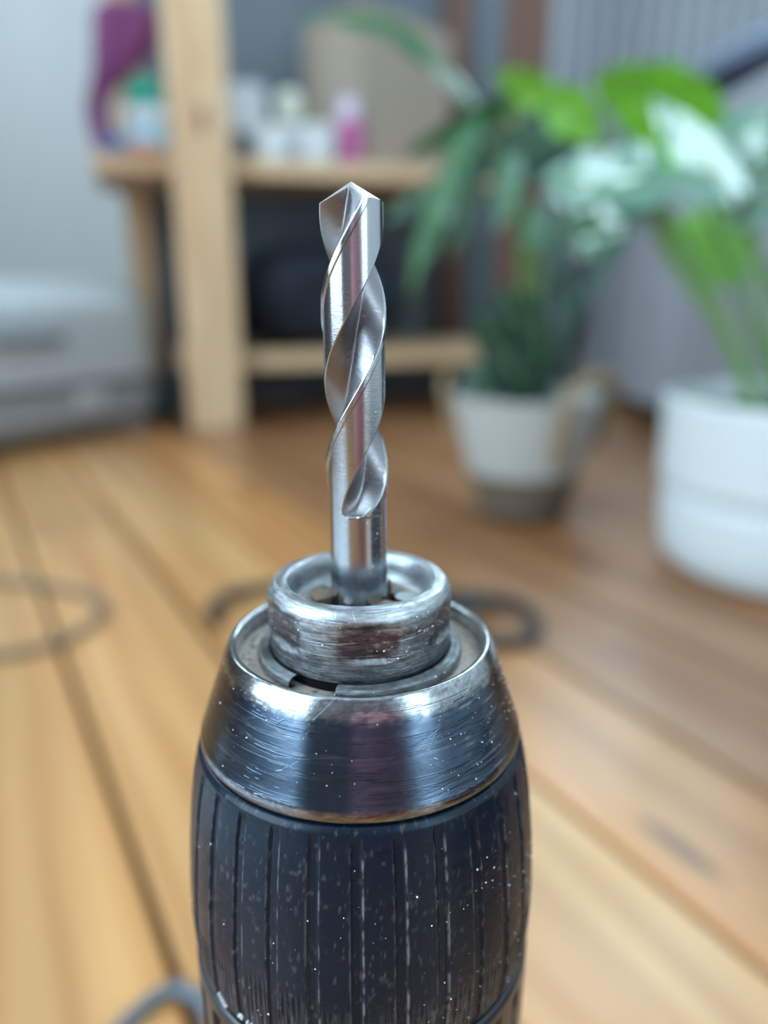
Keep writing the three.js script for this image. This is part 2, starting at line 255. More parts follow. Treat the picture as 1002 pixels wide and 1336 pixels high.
// the rear sleeve, with wider grooves
{
  const P = prof([[0.238, -0.961], [0.2555, -0.9615, 0.005], [0.259, -0.970, 0.004], [0.259, -1.0, 0.01], [0.257, -1.12, 0.01], [0.25, -1.22, 0.02], [0.215, -1.25, 0.02], [0.15, -1.252]], 4, 0.006);
  part('rear_sleeve', revolve(P, 580, {
    mod: (r, y, a) => { const h = (y - HY) / D, t = ribAt(a + 0.05); return r - 0.008 * D * sstep(0.985, 0.99, -h) * (1 - sstep(1.2, 1.21, -h)) * sstep(0, 0.06, t) * (1 - sstep(0.40, 0.46, t)); },
    color: (r, y, a) => { const h = (y - HY) / D, t = ribAt(a + 0.05), n = fbm(a * 60, h * 120, 63, 3), k = sstep(0.985, 1.0, -h) * Math.exp(-Math.pow((t - 0.47) / 0.05, 2)) * sstep(0.4, 0.6, n) * 0.5; return [mix(0.010, 0.26, k), mix(0.013, 0.24, k), mix(0.020, 0.23, k)]; },
  }), std({ name: 'glossy black plastic', vertexColors: true, roughness: 0.3 }), drill, 'smooth black rear sleeve with wide grooves');
}
// body below the chuck: gear housing, motor housing, handle with trigger
{
  const body = std({ name: 'dark housing plastic', color: new THREE.Color(0.012, 0.016, 0.022), roughness: 0.5 }), metal = std({ name: 'cast gear case', color: new THREE.Color(0.10, 0.11, 0.12), metalness: 0.7, roughness: 0.45 });
  part('spindle_collar', new THREE.LatheGeometry([[0.0, 0.180], [0.017, 0.180], [0.019, 0.178], [0.019, 0.194], [0, 0.194]].map((p) => new THREE.Vector2(...p)), 64), metal, drill);
  part('gear_case', new THREE.LatheGeometry(rounded([[0, 0.181], [0.0215, 0.181, 0.003], [0.027, 0.165, 0.006], [0.029, 0.120, 0.004], [0.029, 0.112], [0, 0.112]], 5).map((p) => new THREE.Vector2(...p)).reverse(), 64), metal, drill);
  part('motor_housing', new THREE.LatheGeometry(rounded([[0, 0.113], [0.031, 0.113, 0.004], [0.035, 0.09, 0.01], [0.035, 0.012, 0.008], [0.028, 0.0, 0.006], [0, 0]], 5).map((p) => new THREE.Vector2(...p)).reverse(), 64), body, drill);
  part('handle', new RoundedBoxGeometry(0.034, 0.042, 0.10, 4, 0.014).rotateX(0.12).translate(0, 0.062, 0.078), body, drill);
  part('trigger', new RoundedBoxGeometry(0.018, 0.016, 0.032, 3, 0.006).rotateX(0.12).translate(0, 0.090, 0.056), metal, drill);
}

// ---------- the drill bit ----------
const bit = thing('drill_bit', 'shiny steel twist drill bit clamped upright in the chuck', 'drill bit', [DX, 0, DZ]);
bit.rotation.z = 0.0105; bit.position.x = DX + 0.0105 * 0.262;
const R = 0.0412 * D, RS = 0.0392 * D, PITCH = 0.406 * D, TIP = HY + 0.1185 * D, FL = HY - 0.293 * D, twist0 = (HY + 0.018 * D);
let bitRadius;
{
  const NU = 288;
  const web = 0.30 * R;
  // section in the bit's own frame: two lands about psi = 0 and pi, two flutes between them
  const section = (psi, lift) => {
    const q = ((psi % Math.PI) + Math.PI) % Math.PI, s = (q - 0.80) / (Math.PI - 1.60);       // 0..1 across a flute
    let r = q > Math.PI / 2 && Math.PI - q > 0.60 ? R : RS;
    if (s > -0.35 && s < 1.35) { const t = (s - 0.46) / 0.54, g = web + (R * 1.0 - web) * Math.pow(Math.abs(t), t > 0 ? 1.7 : 2.1) + lift; r = Math.min(r, g); }
    return lift > R ? RS : r;
  };
  const lift = (y) => { const t = clamp((y - FL) / (0.10 * D), 0, 1); return (1 - Math.sqrt(1 - (1 - t) * (1 - t))) * (R - web) * 1.02 + (y < FL ? R : 0); };
  const tw = (y) => (2 * Math.PI * (y - twist0)) / PITCH;
  const cone = (psi, r) => { const q = ((psi % Math.PI) + Math.PI) % Math.PI; const rel = q < 1.57 ? (0.80 - q) / 1.6 : (0.80 + Math.PI - q) / 1.6; return 0.50 * r + 0.16 * r * clamp(1 - clamp(rel, 0, 1), 0, 1) ; };
  bitRadius = (a, y) => section(a - tw(Math.max(y, FL - 0.02 * D)), lift(y));
  const yb = HY - 0.475 * D, NV = 420;
  const point = (psi, y, r) => { const a = psi + (y > FL - 0.02 * D ? tw(y) : tw(FL - 0.02 * D)); return [r * Math.sin(a), y, r * Math.cos(a)]; };
  const side = grid(NU, NV, (u, v) => { const psi = u * 2 * Math.PI, rt = section(psi, 0), yt = TIP - cone(psi, rt), y = mix(yb, yt, v); return point(psi, y, section(psi, lift(y))); }, { closed: true, uv: (u, v) => [u * 2, v * 8] });
  const cap = grid(NU, 24, (u, v) => { const psi = u * 2 * Math.PI, rt = section(psi, 0), s = 1 - v, r = rt * s, yt = TIP - cone(psi, rt), y = TIP - cone(psi, rt) * s, a = psi + tw(yt); return [r * Math.sin(a), y, r * Math.cos(a)]; }, { closed: true });
  const brushed = tex(512, 512, (u, v) => 0.5 + 0.5 * (fbm(u * 8, v * 160, 12, 4) - 0.5) + 0.25 * (fbm(u * 60, v * 60, 18, 3) - 0.5), false);
  const bm = std({ name: 'polished tool steel', color: new THREE.Color(0.38, 0.40, 0.43), metalness: 1, roughness: 0.36, roughnessMap: brushed, bumpMap: brushed, bumpScale: 0.000012 });
  const fm = std({ name: 'ground flute steel', color: new THREE.Color(0.22, 0.22, 0.235), metalness: 1, roughness: 0.72, roughnessMap: brushed, bumpMap: brushed, bumpScale: 0.00002 });
  const inFlute = [], onLand = [], ix = side.index.array, sp = side.attributes.position;      // the faces of the flutes become a part of their own
  for (let k = 0; k < ix.length; k += 3) { const deep = [0, 1, 2].every((m) => Math.hypot(sp.getX(ix[k + m]), sp.getZ(ix[k + m])) < RS * 0.985); (deep ? inFlute : onLand).push(ix[k], ix[k + 1], ix[k + 2]); }
  const fluteG = side.clone(); fluteG.setIndex(inFlute); side.setIndex(onLand); part('flutes', fluteG, fm, bit, 'dull grey ground flutes');
  part('shank_and_lands', side, bm, bit); part('point', cap, std({ name: 'ground steel', color: new THREE.Color(0.7, 0.72, 0.74), metalness: 1, roughness: 0.35 }), bit, 'ground cutting point');
}
// swarf and dust specks
{
  const flake = new THREE.IcosahedronGeometry(1, 0); flake.scale(1, 0.6, 0.8);
  const dm = std({ name: 'bright metal dust', color: new THREE.Color(0.85, 0.88, 0.92), metalness: 0.4, roughness: 0.45 });
  const scatter = (parent, n, fn) => { const m = shade(new THREE.InstancedMesh(flake, dm, n)), t = new THREE.Matrix4(), q = new THREE.Quaternion(); for (let i = 0; i < n; i++) { const { p, s } = fn(i); q.setFromEuler(new THREE.Euler(rnd() * 6, rnd() * 6, rnd() * 6)); t.compose(p, q, V(s, s, s)); m.setMatrixAt(i, t); } m.name = 'metal_dust'; m.userData = { kind: 'stuff', label: 'tiny bright specks of metal dust' }; parent.add(m); };
  const size = () => mix(0.00004, 0.00014, Math.pow(rnd(), 3));
  scatter(bit, 130, () => { const h = -0.44 + 0.46 * rnd(), a = rr(0.2, 1.9), r = bitRadius(a, HY + h * D); return { p: V(r * Math.sin(a), HY + h * D, r * Math.cos(a)), s: size() * 0.8 }; });
  scatter(drill, 620, () => {
    const a = rnd() < 0.8 ? mix(0.25, 1.75, Math.pow(rnd(), 0.7)) : rr(-1.4, 0.3), z = rnd();
    let r, h;
    if (z < 0.22) { h = rr(-0.46, -0.40); r = 0.1275; const f = flat(0, a, h, 0.128); if (f.in) r = Math.min(r, f.q); } else if (z < 0.34) { r = rr(0.142, 0.174); h = -0.488; } else if (z < 0.62) { const t = rnd(); r = mix(0.1925, 0.2265, t); h = mix(-0.495, -0.597, t); } else { h = rr(-0.95, -0.64); r = h > -0.718 ? mix(0.2505, 0.236, (h + 0.718) / 0.084) : h > -0.8 ? mix(0.258, 0.2505, (h + 0.8) / 0.082) : h > -0.88 ? mix(0.2615, 0.258, (h + 0.88) / 0.08) : mix(0.2575, 0.2615, (h + 0.95) / 0.07); }
    return { p: V(r * D * Math.sin(a), HY + h * D, r * D * Math.cos(a)), s: size() };
  });
}

// ---------- cords on the floor ----------
const blackRubber = std({ name: 'black rubber', color: new THREE.Color(0.012, 0.015, 0.02), roughness: 0.5 });
single('cable', tube([[-0.150, 0.006, -0.640], [-0.162, 0.006, -0.672], [-0.150, 0.006, -0.705], [-0.115, 0.006, -0.722], [-0.05, 0.006, -0.715], [0.03, 0.006, -0.700], [0.095, 0.006, -0.700], [0.128, 0.006, -0.680], [0.137, 0.006, -0.640], [0.122, 0.006, -0.605], [0.09, 0.006, -0.600], [0.072, 0.013, -0.640], [0.10, 0.017, -0.672], [0.03, 0.006, -0.66], [-0.06, 0.006, -0.655]], 0.006, 200), blackRubber, 'black cord lying in loose loops on the floorboards behind the drill chuck', 'cable');
single('cable', tube([[-0.72, 0.004, -0.70], [-0.50, 0.004, -0.755], [-0.38, 0.004, -0.742], [-0.305, 0.004, -0.715], [-0.268, 0.004, -0.675], [-0.268, 0.004, -0.632], [-0.285, 0.004, -0.600], [-0.335, 0.004, -0.575], [-0.42, 0.004, -0.55], [-0.60, 0.004, -0.53]], 0.004, 160), std({ name: 'grey cable', color: new THREE.Color(0.16, 0.13, 0.10), roughness: 0.6 }), 'thin grey cable looping out from the left across the floorboards', 'cable');
single('cable', tube([[-0.125, 0.0035, -0.17], [-0.118, 0.0035, -0.215], [-0.108, 0.0035, -0.248], [-0.092, 0.0035, -0.264], [-0.076, 0.0035, -0.255], [-0.068, 0.0035, -0.225], [-0.058, 0.0035, -0.18], [-0.04, 0.0035, -0.12]], 0.0033, 120), std({ name: 'blue grey cable', color: new THREE.Color(0.10, 0.13, 0.16), roughness: 0.45 }), 'short bend of blue-grey cable on the floor at the foot of the black chuck', 'cable');

// ---------- suitcase ----------
{
  const yaw = Math.atan2(0.82, 0.571), s = thing('suitcase', 'pale silver hard-shell suitcase lying on its side against the wall', 'suitcase', [-0.856, 0, -1.50], yaw);
  // half shell: a rounded rectangle lofted from the seam at ya to a softly closed face at yb
  const lathe2 = (w, d, ya, yb, soft) => { const H = Math.abs(yb - ya), sg = Math.sign(yb - ya), N = 16; return grid(96, N + 8, (u, v) => { const k = v * (N + 8); let inset = 0, y = ya; if (k <= N) { const a = k / N * Math.PI / 2, h0 = H - soft; if (k === 0) { inset = 0; y = ya; } else { inset = soft * (1 - Math.cos(a)); y = ya + sg * (h0 + soft * Math.sin(a)); } } else { inset = soft + (k - N) / 8 * (Math.min(w, d) / 2 - soft); y = yb; } const W = w / 2 - inset, Dd = d / 2 - inset, cr = Math.max(0.001, 0.07 - inset * 0.6), p = u * 2 * Math.PI, e = 0.16, f = (x) => Math.sign(x) * Math.pow(Math.abs(x), e); return [Math.max(W, 0.002) * f(Math.cos(p)), y, Math.max(Dd, 0.002) * f(Math.sin(p))]; }, { closed: true, flip: sg > 0 }); };
  const shell = std({ name: 'silver shell', color: new THREE.Color(0.46, 0.49, 0.51), metalness: 0.25, roughness: 0.38 }), dark = std({ name: 'dark grey trim', color: new THREE.Color(0.10, 0.11, 0.13), roughness: 0.5 });
  part('upper_shell', lathe2(0.70, 0.45, 0.120, 0.312, 0.07), shell, s);
  part('lower_shell', lathe2(0.70, 0.45, 0.104, 0.012, 0.05), std({ name: 'darker silver shell', color: new THREE.Color(0.27, 0.28, 0.29), metalness: 0.2, roughness: 0.45 }), s);  // lower half coloured darker than the upper
  part('zip_band', new RoundedBoxGeometry(0.685, 0.03, 0.437, 3, 0.012).translate(0, 0.112, 0), dark, s);
  part('handle', tube([[-0.02, 0.205, 0.224], [-0.01, 0.205, 0.243], [0.05, 0.205, 0.246], [0.11, 0.205, 0.243], [0.12, 0.205, 0.224]], 0.009, 30), dark, s);
  part('lock', new RoundedBoxGeometry(0.07, 0.035, 0.012, 3, 0.005).translate(0.17, 0.085, 0.222), std({ name: 'bright lock metal', color: new THREE.Color(0.6, 0.66, 0.68), metalness: 0.6, roughness: 0.3 }), s);
  const wm = std({ name: 'dark teal wheel rubber', color: new THREE.Color(0.012, 0.055, 0.062), roughness: 0.45 });
  for (const z of [0.175, -0.15]) part('wheel', mergeGeometries([new THREE.TorusGeometry(0.032, 0.018, 16, 40), new THREE.CylinderGeometry(0.030, 0.030, 0.026, 32).rotateX(Math.PI / 2)]).rotateY(0.5).translate(0.375, 0.050, z), wm, s);
}

// ---------- shelf unit and what it carries ----------
const SY = 17 * Math.PI / 180, SX = -0.358, SZ = -1.64;
const sh = (lx, y, lz) => [SX + lx * Math.cos(SY) + lz * Math.sin(SY), y, SZ - lx * Math.sin(SY) + lz * Math.cos(SY)];
{
  const s = thing('shelf_unit', 'open pine shelf unit with broad wooden posts, standing in front of the back wall', 'shelf', [SX, 0, SZ], SY);
  const uvw = (g, ax) => { const p = g.attributes.position, uv = g.attributes.uv; for (let i = 0; i < p.count; i++) uv.setXY(i, (ax === 'y' ? p.getX(i) + p.getZ(i) : p.getZ(i)) / 0.14 + 0.3, (ax === 'y' ? p.getY(i) : p.getX(i)) / 1.5); return g; };
  part('post', uvw(box(0.112, 2.0, 0.05, 0, 1.0, -0.01, 0.005), 'y'), M.pine, s, 'broad pale pine front post');
  part('post', uvw(box(0.09, 2.0, 0.05, 0.70, 1.0, -0.02, 0.005), 'y'), M.redPine, s, 'reddish brown right front post');
  part('post', uvw(box(0.06, 2.0, 0.05, -0.125, 1.0, -0.33, 0.005), 'y'), std({ name: 'shaded pine', map: pineMap, roughness: 0.6, color: new THREE.Color(0.8, 0.75, 0.7) }), s);  // same pine map tinted darker, shade put into the colour
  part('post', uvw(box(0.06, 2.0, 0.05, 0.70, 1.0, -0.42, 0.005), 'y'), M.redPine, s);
  for (const y of [0.138, 0.528]) part('shelf_board', uvw(box(y < 0.3 ? 0.80 : 0.95, 0.034, 0.40, y < 0.3 ? 0.335 : 0.27, y, -0.235, 0.004), 'x'), M.pine, s);
  part('shade_panel', box(1.02, 1.97, 0.008, 0.37, 0.99, -0.45), std({ name: 'grey shade panel', color: new THREE.Color(0.15, 0.18, 0.21), roughness: 0.8 }), s, 'added grey panel standing in for the shade behind the shelves');  // added dark sheet, its grey stands in for shade in the bays
}
const TOPY = 0.5455, LOWY = 0.1555;
const matte = (name, r, g, b, rough = 0.6, more = {}) => std({ name, color: new THREE.Color(r, g, b), roughness: rough, ...more });
{ // cardboard box
  const b = thing('cardboard_box', 'grey-brown cardboard box with its flaps shut, on the upper shelf behind the leaves', 'box', sh(0.44, TOPY, -0.26), SY + 0.5);
  const card = matte('cardboard', 0.33, 0.27, 0.22, 0.85, { bumpMap: tex(128, 128, (u, v) => fbm(u * 40, v * 4, 8, 3), false), bumpScale: 0.0005 });
  part('carton', box(0.29, 0.315, 0.20, 0, 0.1575, 0, 0.004), card, b);
  for (const z of [-1, 1]) part('flap', box(0.288, 0.004, 0.098, 0, 0.318, z * 0.05, 0.001), card, b);
  part('tape', box(0.292, 0.002, 0.045, 0, 0.3215, 0), matte('packing tape', 0.36, 0.28, 0.20, 0.35), b);
}
const lathe = (pts, n = 40) => new THREE.LatheGeometry(rounded(pts, 4).map((p) => new THREE.Vector2(...p)), n);
{ // bottles, jars and cartons right of the post
  const wht = matte('white plastic', 0.70, 0.74, 0.77, 0.4), cream = matte('cream plastic', 0.74, 0.74, 0.62, 0.4), pink = matte('pink plastic', 0.52, 0.12, 0.33, 0.35), clear = matte('pale lilac cap', 0.66, 0.62, 0.74, 0.25);
  let t = thing('bottle', 'pink bottle with a pale lilac cap, rightmost of the toiletries on the upper shelf', 'bottle', sh(0.325, TOPY, -0.10));
  part('bottle_body', lathe([[0, 0], [0.026, 0, 0.004], [0.027, 0.085, 0.004], [0.023, 0.095, 0.006], [0.0, 0.096]]), pink, t);
  part('cap', lathe([[0, 0.094], [0.022, 0.094, 0.002], [0.021, 0.133, 0.008], [0, 0.136]]), clear, t);
  t = thing('bottle', 'tall cream bottle with a rounded top, between the white carton and the pink bottle', 'bottle', sh(0.208, TOPY, -0.16));
  part('bottle_body', lathe([[0, 0], [0.026, 0, 0.004], [0.026, 0.075, 0.012], [0.012, 0.098, 0.006], [0, 0.1]]), wht, t);
  part('cap', lathe([[0, 0.094], [0.027, 0.094, 0.004], [0.029, 0.14, 0.016], [0.012, 0.158, 0.01], [0, 0.158]]), cream, t);
  t = thing('carton', 'white carton standing beside the pale pine post on the upper shelf', 'carton', sh(0.118, TOPY, -0.17), SY + 0.25);
  part('carton_body', box(0.062, 0.155, 0.05, 0, 0.0775, 0, 0.003), wht, t); part('carton_lid', box(0.0635, 0.012, 0.0515, 0, 0.1575, 0, 0.002), matte('bluish white card', 0.62, 0.68, 0.76, 0.5), t);
  t = thing('jar', 'squat white jar in front of the white carton on the upper shelf', 'jar', sh(0.158, TOPY, -0.065));
  part('jar_body', lathe([[0, 0], [0.030, 0, 0.005], [0.031, 0.045, 0.005], [0.026, 0.05], [0, 0.05]]), wht, t); part('lid', lathe([[0, 0.049], [0.031, 0.049, 0.002], [0.031, 0.066, 0.004], [0, 0.067]]), matte('white lid', 0.76, 0.78, 0.8, 0.35), t);
  t = thing('tub', 'wide white tub with a low lid, just left of the pink bottle', 'tub', sh(0.248, TOPY, -0.075));
  part('tub_body', lathe([[0, 0], [0.036, 0, 0.006], [0.041, 0.056, 0.004], [0.038, 0.06], [0, 0.06]]), wht, t); part('lid', lathe([[0, 0.059], [0.043, 0.059, 0.002], [0.043, 0.072, 0.004], [0, 0.073]]), matte('white tub lid', 0.68, 0.75, 0.75, 0.4), t);
  single('small_box', box(0.035, 0.055, 0.03, 0, 0.0275, 0, 0.003), matte('dark grey card', 0.10, 0.11, 0.13, 0.6), 'small dark grey box tucked between the pine post and the squat white jar', 'box', sh(0.092, TOPY, -0.08));
}
// soft crumpled lump: ellipsoid with noise folds, flat at its base
const lump = (a, b, c, s, rough = 0.12, n = 64) => grid(n, n / 2, (u, v) => { const t = (v - 0.5) * Math.PI, p = u * 2 * Math.PI, k = 1 + rough * (fbm(2 + Math.cos(p) * 1.5 + 5, 3 + Math.sin(p) * 1.5 + v * 4, s, 4) - 0.5) * 2 * Math.cos(t), e = 0.72, f = (x) => Math.sign(x) * Math.pow(Math.abs(x), e); return [a * k * f(Math.cos(t)) * f(Math.cos(p)), Math.max(0, b + b * k * f(Math.sin(t))), c * k * f(Math.cos(t)) * f(Math.sin(p))]; }, { closed: true, flip: true });
{ // left of the post
  single('plastic_bag', lump(0.050, 0.030, 0.05, 11, 0.3), matte('pale blue film', 0.36, 0.56, 0.66, 0.4), 'crumpled pale blue bag at the bottom of the pile left of the pine post', 'bag', sh(-0.092, TOPY, -0.13));
  single('plastic_bag', lump(0.046, 0.022, 0.045, 12, 0.3), matte('white film', 0.66, 0.74, 0.80, 0.35), 'crumpled white bag lying on the pale blue bag left of the pine post', 'bag', sh(-0.088, TOPY + 0.057, -0.13));
  single('pouch', lump(0.036, 0.028, 0.035, 13, 0.25), matte('teal green fabric', 0.03, 0.42, 0.30, 0.6), 'bright teal green pouch on top of the white bag, beside the purple cloth', 'pouch', sh(-0.097, TOPY + 0.099, -0.13));
  single('packet', box(0.05, 0.018, 0.03, 0, 0.009, 0, 0.004), matte('orange card', 0.50, 0.16, 0.10, 0.6), 'small orange packet at the shelf edge under the pale blue bag', 'packet', sh(-0.105, TOPY, -0.035));
  single('packet', box(0.045, 0.026, 0.035, 0, 0.013, 0, 0.004), matte('dark blue card', 0.04, 0.10, 0.26, 0.6), 'small dark blue packet at the left end of the upper shelf', 'packet', sh(-0.158, TOPY, -0.05));
  // purple cloth: a folded sheet, wide at its top, gathered to a tail that reaches the board
  const cl = grid(60, 60, (u, v) => { const p = u * 2 * Math.PI, w = mix(0.021, 0.060, sstep(0.38, 0.75, v)), x = Math.cos(p) * w * (1 + 0.10 * Math.sin(p * 5 + v * 4)), z = Math.sin(p) * mix(0.016, 0.035, v) * (1 + 0.2 * Math.sin(p * 7 + v * 9)), cap = v > 0.92 ? Math.sqrt(Math.max(0.0, 1 - Math.pow((v - 0.92) / 0.08, 2))) : 1; return [x * cap + mix(0, 0.040, sstep(0.3, 0.75, v)) - 0.014 * Math.sin(v * 5), v * 0.275, z * cap]; }, { closed: true, flip: true });
  single('cloth', cl, matte('purple cloth', 0.17, 0.035, 0.13, 0.8, { sheen: 0.4, sheenColor: new THREE.Color(0.4, 0.2, 0.35), sheenRoughness: 0.6 }), 'deep purple cloth bunched up at the left end of the upper shelf', 'cloth', sh(-0.172, TOPY, -0.10));
}
{ // dark bags on the lower shelf
  const navy = matte('navy nylon', 0.004, 0.010, 0.022, 0.75);
  let t = thing('duffel_bag', 'large dark navy bag slumped on the lower shelf right of the pine post', 'bag', sh(0.27, LOWY, -0.22), SY);
  part('bag_body', lump(0.20, 0.118, 0.17, 21, 0.16, 96), navy, t);
  part('carry_strap', tube([[-0.12, 0.19, 0.09], [-0.06, 0.252, 0.10], [0.04, 0.26, 0.10], [0.12, 0.19, 0.10]], 0.011, 40), matte('dark strap', 0.02, 0.03, 0.045, 0.8), t);
  t = thing('backpack', 'smaller dark navy bag behind the pine post on the lower shelf, its left side showing', 'bag', sh(-0.005, LOWY, -0.19), SY);
  part('bag_body', lump(0.062, 0.085, 0.10, 22, 0.12), navy, t);
  part('carry_strap', tube([[-0.05, 0.14, 0.03], [-0.02, 0.18, 0.03], [0.03, 0.18, 0.03], [0.05, 0.14, 0.03]], 0.008, 30), navy, t);
}

// ---------- sofa under a grey throw, cushion, curtain ----------
{
  const s = thing('sofa', 'sofa covered to the floor with a pale grey throw that hangs in folds', 'sofa', [0, 0, 0]);
  const fab = matte('pale grey throw', 0.27, 0.28, 0.31, 0.9, { bumpMap: tex(256, 256, (u, v) => fbm(u * 90, v * 90, 77, 2), false), bumpScale: 0.0006 });
  const path = (z, y) => { const f = sstep(0.62, 0.25, y); return 0.605 + (0.016 * Math.sin(z * 19 + 1.3 * Math.sin(z * 5)) + 0.012 * Math.sin(z * 37 + 2)) * f - 0.03 * f; };
  const throwG = grid(220, 40, (u, v) => { const z = mix(Z0 + 0.14, -0.98, u), y = mix(0.045 + 0.012 * Math.sin(z * 7), 0.60, Math.min(1, v / 0.6)); if (v <= 0.6) return [path(z, y), y, z]; const t = (v - 0.6) / 0.4, a = Math.min(1, t / 0.3) * Math.PI / 2; return [0.605 + 0.04 * (1 - Math.cos(a)) + Math.max(0, t - 0.3) / 0.7 * 0.62, 0.60 + 0.035 * Math.sin(a) + 0.006 * Math.sin(z * 11) * sstep(0.3, 0.6, t), z]; }, { flip: true });
  part('throw', throwG, fab, s);
  part('sofa_frame', box(0.66, 0.575, 1.16, 0.985, 0.3225, -1.57, 0.03), matte('dark sofa fabric', 0.05, 0.05, 0.06, 0.9), s);
  part('sofa_foot', box(0.05, 0.036, 0.05, 0.70, 0.018, -1.05), matte('dark wood foot', 0.04, 0.03, 0.025, 0.6), s); part('sofa_foot', box(0.05, 0.036, 0.05, 0.70, 0.018, -2.08), matte('dark wood foot', 0.04, 0.03, 0.025, 0.6), s);
  const c = thing('cushion', 'dark blue-grey cushion lying on the throw-covered sofa above the leaves', 'cushion', [0.845, 0.643, -1.60], 0.15);
  part('cover', lump(0.21, 0.055, 0.27, 31, 0.06, 80), matte('slate blue cotton', 0.14, 0.18, 0.26, 0.85), c);
  part('piping', tube(Array.from({ length: 40 }, (_, i) => { const p = i / 40 * 6.2832, f = (x) => Math.sign(x) * Math.pow(Math.abs(x), 0.72); return [0.213 * f(Math.cos(p)), 0.030, 0.273 * f(Math.sin(p))]; }), 0.014, 120, 8, true), matte('navy piping', 0.012, 0.022, 0.05, 0.8), c);
  const ra = thing('radiator', 'pale grey column radiator under the window behind the plants', 'radiator', [0, 0, 0]), rm = matte('radiator enamel', 0.27, 0.29, 0.32, 0.45), sec = mergeGeometries([new RoundedBoxGeometry(0.046, 0.92, 0.030, 3, 0.012).translate(0, 0.63, 0.052), new RoundedBoxGeometry(0.040, 0.92, 0.028, 3, 0.012).translate(0, 0.63, 0), new RoundedBoxGeometry(0.046, 0.05, 0.10, 3, 0.02).translate(0, 1.065, 0.028), new RoundedBoxGeometry(0.046, 0.05, 0.10, 3, 0.02).translate(0, 0.195, 0.028)]);
  for (let k = 0; k < 16; k++) part('section', sec, rm, ra).position.set(0.46 + k * 0.051, 0, Z0 + 0.05);
  for (const x of [0.51, 1.174]) part('foot', box(0.03, 0.18, 0.06, x, 0.09, Z0 + 0.078, 0.005), rm, ra);
  part('pipe', new THREE.CylinderGeometry(0.01, 0.01, 0.19, 16).translate(0.425, 0.095, Z0 + 0.06), rm, ra); part('valve', new THREE.CylinderGeometry(0.018, 0.018, 0.05, 20).rotateZ(Math.PI / 2).translate(0.425, 0.195, Z0 + 0.06), M.white, ra);
}

// ---------- plants ----------
const leafMat = (r, g, b, tr = 0.35, rough = 0.28) => std({ name: 'leaf', color: new THREE.Color(r, g, b), roughness: rough, transmission: tr, thickness: 0, specularIntensity: 1.0, side: THREE.DoubleSide });
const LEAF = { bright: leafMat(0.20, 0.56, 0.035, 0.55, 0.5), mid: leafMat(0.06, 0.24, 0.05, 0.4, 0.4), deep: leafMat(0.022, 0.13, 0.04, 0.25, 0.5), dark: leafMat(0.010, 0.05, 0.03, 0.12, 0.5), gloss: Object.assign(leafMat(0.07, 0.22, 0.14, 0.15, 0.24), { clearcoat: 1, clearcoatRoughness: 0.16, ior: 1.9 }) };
const stemMat = matte('green stem', 0.13, 0.26, 0.07, 0.5), darkStem = matte('dark green stem', 0.03, 0.12, 0.08, 0.5);
// leaf from base to tip; up: which way its upper side looks; W half width; sag: droop of the middle; fold: how its halves rise; lobes: cuts per side
function leafGeo(B, T, up, W, { sag = 0, fold = 0.25, lobes = 0, curl = 0, heart = 0.12, ripple = 0.0025 } = {}) {
  const b = V(...B), f = V(...T).sub(b), L = f.length(); f.normalize(); const n = V(...up); n.addScaledVector(f, -n.dot(f)).normalize(); const s = new THREE.Vector3().crossVectors(n, f).normalize();
  const half = (v) => { let w = Math.pow(Math.sin(Math.PI * Math.pow(clamp(v * 0.97 + 0.03, 0, 1), 0.72)), 0.8); if (lobes) { const c = Math.abs(Math.sin(v * Math.PI * lobes)); w *= 1 - 0.52 * Math.pow(1 - c, 2.6) * sstep(0.08, 0.25, v) * sstep(0.98, 0.8, v); } return w * W; };
  return grid(24, 60, (u, v) => {
    const q = u * 2 - 1, w = half(v), x = q * w, along = v * L - heart * L * Math.abs(q) * (1 - v) * (1 - v), d = Math.abs(x) * fold - curl * x * x / W + sag * L * Math.sin(Math.PI * v) + ripple * Math.sin(v * 22 + q * 2) * Math.abs(q);
    return [b.x + f.x * along + s.x * x + n.x * d, b.y + f.y * along + s.y * x + n.y * d, b.z + f.z * along + s.z * x + n.z * d];
  });
}
const rib = (B, T, up, sag, r) => { const b = V(...B), f = V(...T).sub(b), L = f.length(); f.normalize(); const n = V(...up); n.addScaledVector(f, -n.dot(f)).normalize(); return tube(Array.from({ length: 7 }, (_, i) => { const v = i / 6 * 0.95; return b.clone().addScaledVector(f, v * L).addScaledVector(n, sag * L * Math.sin(Math.PI * v) - r * 0.3).toArray(); }), r, 20, 6); };
function foliage(p, o, list) {          // list of [base, tip, up, half width, material, options, stem points or null, stem radius]
  for (const [B, T, up, W, m, opt, stem, sr] of list) {
    const l = part('leaf', leafGeo(B, T, up, W, opt), m, p); l.position.set(-o[0], -o[1], -o[2]);
    part('midrib', rib(B, T, up, opt.sag ?? 0, 0.0016), stemMat, l);
    if (stem) { const t = part('stem', tube([...stem, B], sr ?? 0.004, 40, 8), m === LEAF.dark ? darkStem : stemMat, p); t.position.set(-o[0], -o[1], -o[2]); }
  }
}
